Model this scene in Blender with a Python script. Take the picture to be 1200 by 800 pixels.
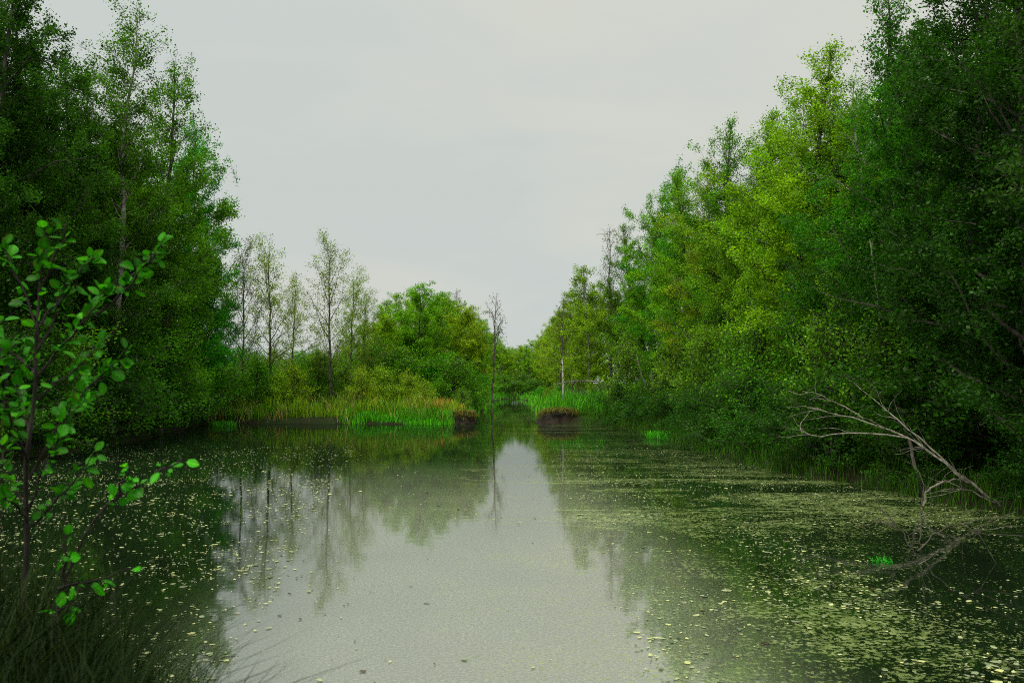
import bpy, math, numpy as np
from mathutils import Vector
R = math.radians
for o in list(bpy.data.objects): bpy.data.objects.remove(o)
scn = bpy.context.scene
COL = scn.collection

# ------------------------------------------------------------------ camera
CAM_H, FPX, HOR = 2.2, 1000.0, 448.0            # eye height over the water, focal length in 1200-wide pixels, horizon row
TILT = math.atan((HOR - 400.0) / FPX)
cam = bpy.data.cameras.new('camera')
cam.sensor_width = 36.0
cam.lens = 36.0 * FPX / 1200.0
cam.clip_start, cam.clip_end = 0.05, 5000.0
cam.dof.use_dof = True
cam.dof.focus_distance = 26.0
cam.dof.aperture_fstop = 3.2
camo = bpy.data.objects.new('camera', cam)
camo.location = (0, 0, CAM_H)
camo.rotation_euler = (R(90) + TILT, 0, 0)
COL.objects.link(camo)
scn.camera = camo

# ------------------------------------------------------------------ overcast sky
SUN_EL, SUN_AZ = 52.0, 215.0                    # soft sun behind the camera, to the left
w = bpy.data.worlds.new('World'); scn.world = w; w.use_nodes = True
nt = w.node_tree; N = nt.nodes; Lk = nt.links
N.clear()
wo = N.new('ShaderNodeOutputWorld'); bg = N.new('ShaderNodeBackground')
bg.inputs['Strength'].default_value = 0.1
sky = N.new('ShaderNodeTexSky'); sky.sky_type = 'NISHITA'; sky.sun_disc = False
sky.sun_elevation = R(SUN_EL); sky.sun_rotation = R(SUN_AZ)
sky.air_density = 1.0; sky.dust_density = 3.0; sky.ozone_density = 1.0
tc = N.new('ShaderNodeTexCoord'); sx = N.new('ShaderNodeSeparateXYZ')
Lk.new(tc.outputs['Generated'], sx.inputs[0])
# an overcast sky is brighter overhead than at the horizon
ramp = N.new('ShaderNodeValToRGB'); Lk.new(sx.outputs['Z'], ramp.inputs[0])
ramp.color_ramp.elements[0].position = 0.0; ramp.color_ramp.elements[0].color = (.246, .254, .249, 1)
e = ramp.color_ramp.elements.new(0.22); e.color = (.253, .258, .244, 1)
e = ramp.color_ramp.elements.new(0.42); e.color = (.262, .265, .252, 1)
e = ramp.color_ramp.elements.new(0.70); e.color = (.70, .70, .68, 1)
ramp.color_ramp.elements[-1].position = 1.0; ramp.color_ramp.elements[-1].color = (.98, .98, .94, 1)
mp = N.new('ShaderNodeMapping'); mp.inputs['Scale'].default_value = (1.6, 1.6, 5.5)
mp.inputs['Location'].default_value = (0.4, 0.1, 0.35)
Lk.new(tc.outputs['Generated'], mp.inputs[0])
cn = N.new('ShaderNodeTexNoise'); cn.inputs['Scale'].default_value = 1.7; cn.inputs['Detail'].default_value = 4
cn.inputs['Roughness'].default_value = .5; cn.inputs['Distortion'].default_value = .4
Lk.new(mp.outputs[0], cn.inputs['Vector'])
cr = N.new('ShaderNodeValToRGB'); Lk.new(cn.outputs['Fac'], cr.inputs[0])
cr.color_ramp.elements[0].position = .38; cr.color_ramp.elements[0].color = (.93, .98, .985, 1)
cr.color_ramp.elements[1].position = .60; cr.color_ramp.elements[1].color = (1.02, 1.03, .985, 1)
mul = N.new('ShaderNodeMix'); mul.data_type = 'RGBA'; mul.blend_type = 'MULTIPLY'; mul.inputs[0].default_value = 1
Lk.new(ramp.outputs[0], mul.inputs[6]); Lk.new(cr.outputs[0], mul.inputs[7])
gain = N.new('ShaderNodeMix'); gain.data_type = 'RGBA'; gain.blend_type = 'MULTIPLY'; gain.inputs[0].default_value = 1
gain.clamp_result = False
gain.inputs[7].default_value = (20, 20, 20, 1)
# the cloud glows round the hidden sun, high behind the camera
dt = N.new('ShaderNodeVectorMath'); dt.operation = 'DOT_PRODUCT'; Lk.new(tc.outputs['Generated'], dt.inputs[0])
dt.inputs[1].default_value = (math.sin(R(SUN_AZ)) * math.cos(R(SUN_EL)), math.cos(R(SUN_AZ)) * math.cos(R(SUN_EL)), math.sin(R(SUN_EL)))
gw = N.new('ShaderNodeMapRange'); gw.interpolation_type = 'SMOOTHSTEP'; gw.inputs['From Min'].default_value = .45; gw.inputs['From Max'].default_value = 1.0
gw.inputs['To Min'].default_value = 1.0; gw.inputs['To Max'].default_value = 3.0
Lk.new(dt.outputs['Value'], gw.inputs['Value'])
gm = N.new('ShaderNodeVectorMath'); gm.operation = 'SCALE'; Lk.new(mul.outputs[2], gm.inputs[0]); Lk.new(gw.outputs[0], gm.inputs['Scale'])
Lk.new(gm.outputs[0], gain.inputs[6])
cov = N.new('ShaderNodeMix'); cov.data_type = 'RGBA'; cov.inputs[0].default_value = .97   # thick cloud over the clear sky
Lk.new(sky.outputs[0], cov.inputs[6]); Lk.new(gain.outputs[2], cov.inputs[7])
Lk.new(cov.outputs[2], bg.inputs['Color']); Lk.new(bg.outputs[0], wo.inputs[0])

sun = bpy.data.lights.new('sun', 'SUN'); sun.energy = 1.5; sun.angle = R(14); sun.color = (1, .95, .84)
suno = bpy.data.objects.new('sun', sun)
sd = Vector((math.sin(R(SUN_AZ)) * math.cos(R(SUN_EL)), math.cos(R(SUN_AZ)) * math.cos(R(SUN_EL)), math.sin(R(SUN_EL))))
suno.rotation_euler = sd.to_track_quat('Z', 'Y').to_euler()
suno.location = (-30, -30, 60)
COL.objects.link(suno)

vs = scn.view_settings
vs.view_transform = 'Standard'; vs.look = 'None'; vs.exposure = 0.32; vs.gamma = 1.0; vs.use_curve_mapping = False
scn.cycles.use_denoising = False; scn.cycles.filter_width = 1.0; scn.render.filter_size = 1.0
scn.cycles.max_bounces = 6; scn.cycles.diffuse_bounces = 3; scn.cycles.glossy_bounces = 2
scn.cycles.transmission_bounces = 3; scn.cycles.transparent_max_bounces = 4
scn.cycles.sample_clamp_indirect = 4.0

# ------------------------------------------------------------------ helpers
def px2x(px, Y): return (px - 600.0) / FPX * Y
def py2z(py, Y):                                # height of the point seen in row py at distance Y
    a = math.atan((400.0 - py) / FPX) + TILT
    return CAM_H + math.tan(a) * Y

class MB:
    """collects quads and triangles, then links them as ONE mesh"""
    def __init__(s): s.v = []; s.f = []; s.m = []; s.a = []; s.n = 0; s.sm = []
    def add(s, v, f, mat=0, var=None, smooth=False):
        v = np.asarray(v, float).reshape(-1, 3); f = np.asarray(f, int)
        s.v.append(v); s.f.append(f + s.n); s.m.append(np.full(len(f), mat)); s.sm.append(np.full(len(f), smooth))
        s.a.append(np.full(len(v), .5) if var is None else np.asarray(var, float)); s.n += len(v)
    def tube(s, pts, rad, sides=6, mat=0, cap=False):
        pts = np.asarray(pts, float); rad = np.asarray(rad, float); n = len(pts)
        t = np.gradient(pts, axis=0); t /= np.linalg.norm(t, axis=1, keepdims=True) + 1e-9
        ref = np.where(np.abs(t[:, 2:3]) > .9, np.array([[1., 0, 0]]), np.array([[0, 0, 1.]]))
        if n and np.abs(t[0, 2]) > .7: ref[:] = (1, 0, 0)
        elif n: ref[:] = (0, 0, 1)
        u = np.cross(t, ref); u /= np.linalg.norm(u, axis=1, keepdims=True) + 1e-9
        w_ = np.cross(t, u)
        an = np.arange(sides) * 2 * math.pi / sides
        ring = pts[:, None] + rad[:, None, None] * (u[:, None] * np.cos(an)[None, :, None] + w_[:, None] * np.sin(an)[None, :, None])
        i = np.arange(n - 1)[:, None] * sides; j = np.arange(sides)[None]; j2 = (j + 1) % sides
        f = np.stack([i + j, i + j2, i + sides + j2, i + sides + j], -1).reshape(-1, 4)
        s.add(ring.reshape(-1, 3), f, mat, smooth=True)
    def mesh(s, name, mats):
        me = bpy.data.meshes.new(name)
        v = np.concatenate(s.v); me.vertices.add(len(v)); me.vertices.foreach_set('co', v.ravel())
        tot = np.concatenate([np.full(len(f), f.shape[1]) for f in s.f]); lv = np.concatenate([f.ravel() for f in s.f])
        me.loops.add(len(lv)); me.loops.foreach_set('vertex_index', lv.astype(np.int32))
        me.polygons.add(len(tot)); st = np.concatenate([[0], np.cumsum(tot)[:-1]])
        me.polygons.foreach_set('loop_start', st.astype(np.int32)); me.polygons.foreach_set('loop_total', tot.astype(np.int32))
        for m in mats: me.materials.append(m)
        me.polygons.foreach_set('material_index', np.concatenate(s.m).astype(np.int32))
        me.polygons.foreach_set('use_smooth', np.concatenate(s.sm).astype(bool))
        at = me.attributes.new('var', 'FLOAT', 'POINT'); at.data.foreach_set('value', np.concatenate(s.a).astype(np.float32))
        me.update(calc_edges=True)
        return me
    def obj(s, name, mats, parent=None):
        o = bpy.data.objects.new(name, s.mesh(name, mats)); COL.objects.link(o)
        if parent: o.parent = parent
        return o

def tag(o, label=None, cat=None, group=None, kind=None):
    if label: o['label'] = label
    if cat: o['category'] = cat
    if group: o['group'] = group
    if kind: o['kind'] = kind
    return o
def empty(name, loc=(0, 0, 0)):
    o = bpy.data.objects.new(name, None); o.location = loc; o.empty_display_size = .2; COL.objects.link(o); return o
def copy_tree(o, parent=None):                  # a thing, its parts and their sub-parts
    c = o.copy(); COL.objects.link(c); c.parent = parent
    for ch in list(o.children):
        if ch.parent == o: copy_tree(ch, c)
    return c
def unit(v): return v / (np.linalg.norm(v, axis=-1, keepdims=True) + 1e-9)
def vnoise(x, y, seed=0):                       # smooth value noise for the terrain
    r = np.random.RandomState(seed); g = r.rand(64, 64)
    xi = np.floor(x).astype(int); yi = np.floor(y).astype(int); fx = x - xi; fy = y - yi
    fx = fx * fx * (3 - 2 * fx); fy = fy * fy * (3 - 2 * fy)
    a = g[xi % 64, yi % 64]; b = g[(xi + 1) % 64, yi % 64]; c = g[xi % 64, (yi + 1) % 64]; d = g[(xi + 1) % 64, (yi + 1) % 64]
    return (a * (1 - fx) + b * fx) * (1 - fy) + (c * (1 - fx) + d * fx) * fy

# ------------------------------------------------------------------ materials
def newmat(name):
    m = bpy.data.materials.new(name); m.use_nodes = True; m.node_tree.nodes.clear(); return m, m.node_tree.nodes, m.node_tree.links
def leaf_material(name, trans=.48, gloss=.010, rough=.42, yellow=(1.75, 1.6, 1.3), spots=False):
    """leaf green comes from the object's own colour, varied leaf by leaf"""
    m, n, l = newmat(name)
    out = n.new('ShaderNodeOutputMaterial')
    oi = n.new('ShaderNodeObjectInfo'); at = n.new('ShaderNodeAttribute'); at.attribute_name = 'var'
    r = n.new('ShaderNodeValToRGB'); l.new(at.outputs['Fac'], r.inputs[0])
    cr = r.color_ramp
    cr.elements[0].position = 0; cr.elements[0].color = (.22, .28, .3, 1)
    cr.elements[1].position = 1; cr.elements[1].color = (yellow[0], yellow[1], yellow[2], 1)
    e = cr.elements.new(.5); e.color = (.80, .85, .85, 1)
    e = cr.elements.new(.85); e.color = (1.38, 1.32, 1.1, 1)
    mx = n.new('ShaderNodeMix'); mx.data_type = 'RGBA'; mx.blend_type = 'MULTIPLY'; mx.inputs[0].default_value = 1
    l.new(oi.outputs['Color'], mx.inputs[6]); l.new(r.outputs[0], mx.inputs[7])
    base = mx.outputs[2]
    if spots:                                                       # brown blotches and nibbled, dried edges
        tcn = n.new('ShaderNodeTexCoord'); nz = n.new('ShaderNodeTexNoise'); nz.inputs['Scale'].default_value = 55; nz.inputs['Detail'].default_value = 3; l.new(tcn.outputs['Object'], nz.inputs['Vector'])
        mr = n.new('ShaderNodeMapRange'); mr.inputs['From Min'].default_value = .62; mr.inputs['From Max'].default_value = .68; l.new(nz.outputs['Fac'], mr.inputs['Value'])
        sm = n.new('ShaderNodeMix'); sm.data_type = 'RGBA'; l.new(mr.outputs[0], sm.inputs[0]); l.new(base, sm.inputs[6]); sm.inputs[7].default_value = (.085, .07, .015, 1); base = sm.outputs[2]
    d = n.new('ShaderNodeBsdfDiffuse'); t = n.new('ShaderNodeBsdfTranslucent'); g = n.new('ShaderNodeBsdfGlossy')
    l.new(base, d.inputs['Color'])
    tm = n.new('ShaderNodeMix'); tm.data_type = 'RGBA'; tm.blend_type = 'MULTIPLY'; tm.inputs[0].default_value = 1
    tm.inputs[7].default_value = (1.35, 1.2, .6, 1); l.new(base, tm.inputs[6]); l.new(tm.outputs[2], t.inputs['Color'])
    g.inputs['Roughness'].default_value = rough; g.inputs['Color'].default_value = (.8, .92, .6, 1)
    a = n.new('ShaderNodeMixShader'); a.inputs[0].default_value = trans; l.new(d.outputs[0], a.inputs[1]); l.new(t.outputs[0], a.inputs[2])
    b = n.new('ShaderNodeMixShader'); b.inputs[0].default_value = gloss; l.new(a.outputs[0], b.inputs[1]); l.new(g.outputs[0], b.inputs[2])
    l.new(b.outputs[0], out.inputs[0])
    return m
def bark_material(name, dark, light, scale=9.0, zs=.35):
    m, n, l = newmat(name)
    out = n.new('ShaderNodeOutputMaterial'); p = n.new('ShaderNodeBsdfPrincipled'); p.inputs['Roughness'].default_value = .9; p.inputs['Specular IOR Level'].default_value = .12
    tcn = n.new('ShaderNodeTexCoord'); mpn = n.new('ShaderNodeMapping'); mpn.inputs['Scale'].default_value = (1, 1, zs)
    l.new(tcn.outputs['Object'], mpn.inputs[0])
    nz = n.new('ShaderNodeTexNoise'); nz.inputs['Scale'].default_value = scale; nz.inputs['Detail'].default_value = 5; l.new(mpn.outputs[0], nz.inputs['Vector'])
    r = n.new('ShaderNodeValToRGB'); l.new(nz.outputs['Fac'], r.inputs[0])
    r.color_ramp.elements[0].position = .35; r.color_ramp.elements[0].color = (*dark, 1)
    r.color_ramp.elements[1].position = .65; r.color_ramp.elements[1].color = (*light, 1)
    l.new(r.outputs[0], p.inputs['Base Color'])
    bp = n.new('ShaderNodeBump'); bp.inputs['Strength'].default_value = .5; bp.inputs['Distance'].default_value = .02
    l.new(nz.outputs['Fac'], bp.inputs['Height']); l.new(bp.outputs[0], p.inputs['Normal'])
    l.new(p.outputs[0], out.inputs[0])
    return m
M_LEAF = leaf_material('leaf')
M_BIGLEAF = leaf_material('big_leaf', trans=.45, gloss=.012, rough=.45, spots=True, yellow=(3.2, 1.7, 1.2))
M_BLADE = leaf_material('blade', trans=.3, gloss=.006, rough=.5, yellow=(2.4, 1.5, 1.0))
M_BARK = bark_material('dark_bark', (.018, .015, .012), (.06, .052, .042))
M_STEM = bark_material('young_bark', (.010, .008, .006), (.03, .026, .02), 20)
M_PALE = bark_material('pale_bark', (.07, .062, .05), (.30, .28, .24), 6.0, 1.6)
M_DEAD = bark_material('weathered_wood', (.035, .031, .023), (.17, .155, .12), 14.0, .5)
M_PEAT = bark_material('peat', (.004, .003, .002), (.018, .013, .008), 5.0, 1)

# ground: leaf litter, moss and mud
def ground_material():
    m, n, l = newmat('ground')
    out = n.new('ShaderNodeOutputMaterial'); p = n.new('ShaderNodeBsdfPrincipled'); p.inputs['Roughness'].default_value = .95; p.inputs['Specular IOR Level'].default_value = .05
    tcn = n.new('ShaderNodeTexCoord')
    a = n.new('ShaderNodeTexNoise'); a.inputs['Scale'].default_value = .6; a.inputs['Detail'].default_value = 6; l.new(tcn.outputs['Object'], a.inputs['Vector'])
    r = n.new('ShaderNodeValToRGB'); l.new(a.outputs['Fac'], r.inputs[0])
    r.color_ramp.elements[0].position = .38; r.color_ramp.elements[0].color = (.012, .009, .006, 1)
    r.color_ramp.elements[1].position = .62; r.color_ramp.elements[1].color = (.012, .020, .006, 1)
    b = n.new('ShaderNodeTexNoise'); b.inputs['Scale'].default_value = 14; b.inputs['Detail'].default_value = 5; l.new(tcn.outputs['Object'], b.inputs['Vector'])
    r2 = n.new('ShaderNodeValToRGB'); l.new(b.outputs['Fac'], r2.inputs[0])
    r2.color_ramp.elements[0].color = (.5, .5, .5, 1); r2.color_ramp.elements[1].color = (1.5, 1.45, 1.2, 1)
    mx = n.new('ShaderNodeMix'); mx.data_type = 'RGBA'; mx.blend_type = 'MULTIPLY'; mx.inputs[0].default_value = 1
    l.new(r.outputs[0], mx.inputs[6]); l.new(r2.outputs[0], mx.inputs[7]); l.new(mx.outputs[2], p.inputs['Base Color'])
    bp = n.new('ShaderNodeBump'); bp.inputs['Strength'].default_value = .8; bp.inputs['Distance'].default_value = .06
    l.new(b.outputs['Fac'], bp.inputs['Height']); l.new(bp.outputs[0], p.inputs['Normal'])
    l.new(p.outputs[0], out.inputs[0]); return m

def water_material():
    """still brown water; a dusty film that also paints in sky glare, and rafts of duckweed drift on it"""
    m, n, l = newmat('pond_water')
    def math_(op, a, b=None, c=None, clamp=False):
        x = n.new('ShaderNodeMath'); x.operation = op; x.use_clamp = clamp
        for i, v in enumerate((a, b, c)):
            if v is None: continue
            if isinstance(v, (int, float)): x.inputs[i].default_value = v
            else: l.new(v, x.inputs[i])
        return x.outputs[0]
    def noise(vec, scale, det=4, rough=.55, dist=0):
        x = n.new('ShaderNodeTexNoise'); x.inputs['Scale'].default_value = scale; x.inputs['Detail'].default_value = det
        x.inputs['Roughness'].default_value = rough; x.inputs['Distortion'].default_value = dist; l.new(vec, x.inputs['Vector']); return x.outputs['Fac']
    def sstep(v, lo, hi):
        x = n.new('ShaderNodeMapRange'); x.interpolation_type = 'SMOOTHSTEP'; x.inputs['From Min'].default_value = lo; x.inputs['From Max'].default_value = hi
        l.new(v, x.inputs['Value']); return x.outputs[0]
    out = n.new('ShaderNodeOutputMaterial')
    tcn = n.new('ShaderNodeTexCoord'); P = tcn.outputs['Object']
    sp = n.new('ShaderNodeSeparateXYZ'); l.new(P, sp.inputs[0]); X, Y = sp.outputs['X'], sp.outputs['Y']
    # where the film gathers: the sheltered right side, long drifts across the middle
    mpn = n.new('ShaderNodeMapping'); mpn.inputs['Scale'].default_value = (.13, .50, 1); mpn.inputs['Rotation'].default_value = (0, 0, R(4)); l.new(P, mpn.inputs[0])
    drift = noise(mpn.outputs[0], 1.0, 3, .5, 1.3)
    patch = noise(P, .42, 4, .55, .6)
    side = math_('SUBTRACT', sstep(X, -4.0, 3.0), math_('MULTIPLY', sstep(X, 2.6, 6.0), math_('MULTIPLY', sstep(Y, 15, 10), .55)))
    near = sstep(Y, 30, 17)
    fine = noise(P, 19.0, 4, .68)
    mid = noise(P, 3.2, 4, .6, .5)
    # a density field, thresholded against the fine speckle
    dens = math_('SUBTRACT', math_('MULTIPLY', side, .19), .115)
    dens = math_('ADD', dens, math_('MULTIPLY', math_('SUBTRACT', patch, .5), .34))
    dens = math_('ADD', dens, math_('MULTIPLY', math_('SUBTRACT', mid, .5), .40))
    dens = math_('ADD', dens, math_('MULTIPLY', math_('SUBTRACT', drift, .5), math_('ADD', .12, math_('MULTIPLY', sstep(Y, 11, 16), .35))))
    speck = math_('ADD', fine, dens)
    raft = sstep(speck, .612, .648)
    # long bright streaks at mid distance
    band = sstep(math_('ABSOLUTE', math_('SUBTRACT', drift, .55)), .022, .0)
    band = math_('MULTIPLY', math_('MULTIPLY', band, sstep(noise(P, 9.0, 3), .40, .56)), math_('MULTIPLY', sstep(Y, 12, 15), sstep(X, -3, 1)))
    raft = math_('MAXIMUM', raft, band)
    raft = math_('MULTIPLY', raft, math_('ADD', .22, math_('MULTIPLY', sstep(Y, 30, 15), .78)))
    # film colour, olive to straw
    fc = n.new('ShaderNodeValToRGB'); l.new(noise(P, 5.5, 4), fc.inputs[0])
    fc.color_ramp.elements[0].position = .36; fc.color_ramp.elements[0].color = (.05, .075, .016, 1)
    fc.color_ramp.elements[1].position = .66; fc.color_ramp.elements[1].color = (.15, .18, .065, 1)
    df = n.new('ShaderNodeBsdfDiffuse'); l.new(fc.outputs[0], df.inputs['Color'])
    # water: dark body, mid-pond dusty film that also paints in sky brightness, mirror on top
    body = n.new('ShaderNodeBsdfDiffuse'); body.inputs['Color'].default_value = (.004, .008, .003, 1)
    gl = n.new('ShaderNodeBsdfGlossy'); gl.inputs['Color'].default_value = (.90, .93, .90, 1); gl.inputs['Roughness'].default_value = .045; gl.distribution = 'BECKMANN'
    fr = n.new('ShaderNodeFresnel'); fr.inputs['IOR'].default_value = 6.5
    rip = n.new('ShaderNodeBump'); rip.inputs['Strength'].default_value = .03; rip.inputs['Distance'].default_value = .02
    mr = n.new('ShaderNodeMapping'); mr.inputs['Scale'].default_value = (1.0, 2.2, 1); l.new(P, mr.inputs[0])
    l.new(noise(mr.outputs[0], 2.6, 2, .5), rip.inputs['Height'])
    l.new(rip.outputs[0], gl.inputs['Normal'])
    wat = n.new('ShaderNodeMixShader'); l.new(fr.outputs[0], wat.inputs[0]); l.new(body.outputs[0], wat.inputs[1]); l.new(gl.outputs[0], wat.inputs[2])
    fin = n.new('ShaderNodeMixShader'); l.new(math_('MULTIPLY', raft, .72), fin.inputs[0]); l.new(wat.outputs[0], fin.inputs[1]); l.new(df.outputs[0], fin.inputs[2])
    sheen_dust = n.new('ShaderNodeBsdfDiffuse'); sheen_dust.inputs['Color'].default_value = (.30, .31, .22, 1)
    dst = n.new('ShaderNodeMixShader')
    bright_zone = math_('MULTIPLY', sstep(math_('ADD', X, math_('MULTIPLY', Y, .12)), -2.6, -.2), sstep(X, 2.9, .9))  # mask puts extra sky-reflection brightness into the film colour at mid-pond
    bright_zone = math_('MULTIPLY', bright_zone, sstep(Y, 26, 9))
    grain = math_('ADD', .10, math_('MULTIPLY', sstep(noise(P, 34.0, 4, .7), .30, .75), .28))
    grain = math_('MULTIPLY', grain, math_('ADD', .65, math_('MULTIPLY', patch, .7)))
    l.new(math_('MULTIPLY', bright_zone, grain), dst.inputs[0])
    l.new(fin.outputs[0], dst.inputs[1]); l.new(sheen_dust.outputs[0], dst.inputs[2])
    l.new(dst.outputs[0], out.inputs[0]); return m

# ------------------------------------------------------------------ terrain and water
POND = np.array([(-1.2, 3.6), (-1.9, 4.9), (-2.9, 5.9), (-4.6, 6.6), (-9, 6.8), (-13, 7), (-14.2, 12), (-14, 20), (-13.9, 30), (-15.2, 38), (-16.4, 44.5),
    (-15.8, 46.3), (-12, 46.0), (-8.4, 45.6), (-5, 45.2), (-2.7, 45.4), (-2.3, 47.5), (-2.5, 52), (-2.3, 70), (-2.3, 90), (-2.0, 104), (-1.2, 112), (-.2, 118),
    (.6, 118), (1.2, 112), (1.9, 102), (2.0, 90), (1.9, 70), (1.6, 53), (1.25, 47.5), (1.35, 45.4), (3.5, 44.8), (4.6, 43.4), (5.6, 40), (6.3, 35.5), (6.2, 28),
    (6.5, 22.7), (7.4, 18.5), (8.2, 15.5), (9, 11), (9, 7), (7.5, 3.6), (3, 3.2)], float)
def pond_dist(x, y):                            # signed distance to the waterline, positive on land
    p = np.stack([x, y], -1).reshape(-1, 2); d = np.full(len(p), 1e9); ins = np.zeros(len(p), bool)
    for a, b in zip(POND, np.roll(POND, -1, 0)):
        ab = b - a; t = np.clip(((p - a) @ ab) / (ab @ ab), 0, 1); d = np.minimum(d, np.linalg.norm(p - a - t[:, None] * ab, axis=1))
        c = (a[1] > p[:, 1]) != (b[1] > p[:, 1])
        xi = (b[0] - a[0]) * (p[:, 1] - a[1]) / (b[1] - a[1] + 1e-12) + a[0]
        ins ^= c & (p[:, 0] < xi)
    return np.where(ins, -d, d).reshape(np.shape(x))
def ground_z(x, y):
    x = np.asarray(x, float); y = np.asarray(y, float)
    d = pond_dist(x, y) + .5 * (vnoise(x * 1.1 + 31, y * 1.1 + 7, 3) - .5)
    z = np.where(d < 0, np.maximum(-.9, d * .8), .42 * (1 - np.exp(-np.maximum(d, 0) * 2.2)) + .012 * np.minimum(d, 40))
    z += np.where(d > 0, 1, 0) * (.30 * (vnoise(x * .35 + 9, y * .35, 5) - .5) + .10 * (vnoise(x * 1.7, y * 1.7, 6) - .5)) * np.clip(d, 0, 1)
    nearb = np.clip(1 - np.hypot(x + 3.0, y - 2.0) / 6.0, 0, 1)
    z += np.where(d > 0, nearb * np.clip(d, 0, 1) * .75, 0)
    return z
def gz(x, y): return float(ground_z(np.array([x]), np.array([y]))[0])

def grid_lines(lo, hi, step, far, grow):
    c = np.arange(lo, hi + 1e-6, step); out = [c]; s = step; a = hi; up = []
    while a < far: s *= grow; a += s; up.append(a)
    s = step; a = lo; dn = []
    while a > -far: s *= grow; a -= s; dn.append(a)
    return np.concatenate([dn[::-1], c, up])
gx = grid_lines(-20, 14, .3, 900, 1.22); gy = grid_lines(-2, 60, .3, 900, 1.10)
GX, GY = np.meshgrid(gx, gy); GZ = ground_z(GX, GY)
nx, ny = len(gx), len(gy)
i = np.arange(ny - 1)[:, None] * nx + np.arange(nx - 1)[None]
mb = MB(); mb.add(np.stack([GX, GY, GZ], -1), np.stack([i, i + 1, i + nx + 1, i + nx], -1).reshape(-1, 4), smooth=True)
tag(mb.obj('ground', [ground_material()]), kind='structure')
mb = MB(); mb.add([(-26, -1, 0), (20, -1, 0), (20, 150, 0), (-26, 150, 0)], [(0, 1, 2, 3)])
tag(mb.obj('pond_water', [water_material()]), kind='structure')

# ------------------------------------------------------------------ trees
def leaves_into(mb, P, rs, size, mat, upbias=.55, aspect=.72, var=None):
    n = len(P)
    nrm = unit(rs.normal(size=(n, 3)) + np.array([0, 0, upbias * 1.6]))
    t = unit(np.cross(nrm, unit(rs.normal(size=(n, 3)) + np.array([0, 0, -.5])))); b = np.cross(nrm, t)
    L = size * rs.uniform(.45, 1.45, (n, 1)); W = L * aspect * rs.uniform(.7, 1.1, (n, 1)); fold = nrm * L * rs.uniform(.0, .22, (n, 1))
    v = np.stack([P - t * L * .5, P + b * W * .5 + fold - t * L * .05, P + t * L * .5, P - b * W * .5 + fold - t * L * .05], 1)
    va = rs.rand(n) if var is None else var
    mb.add(v.reshape(-1, 3), np.arange(n * 4).reshape(-1, 4), mat, np.repeat(va, 4))

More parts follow.
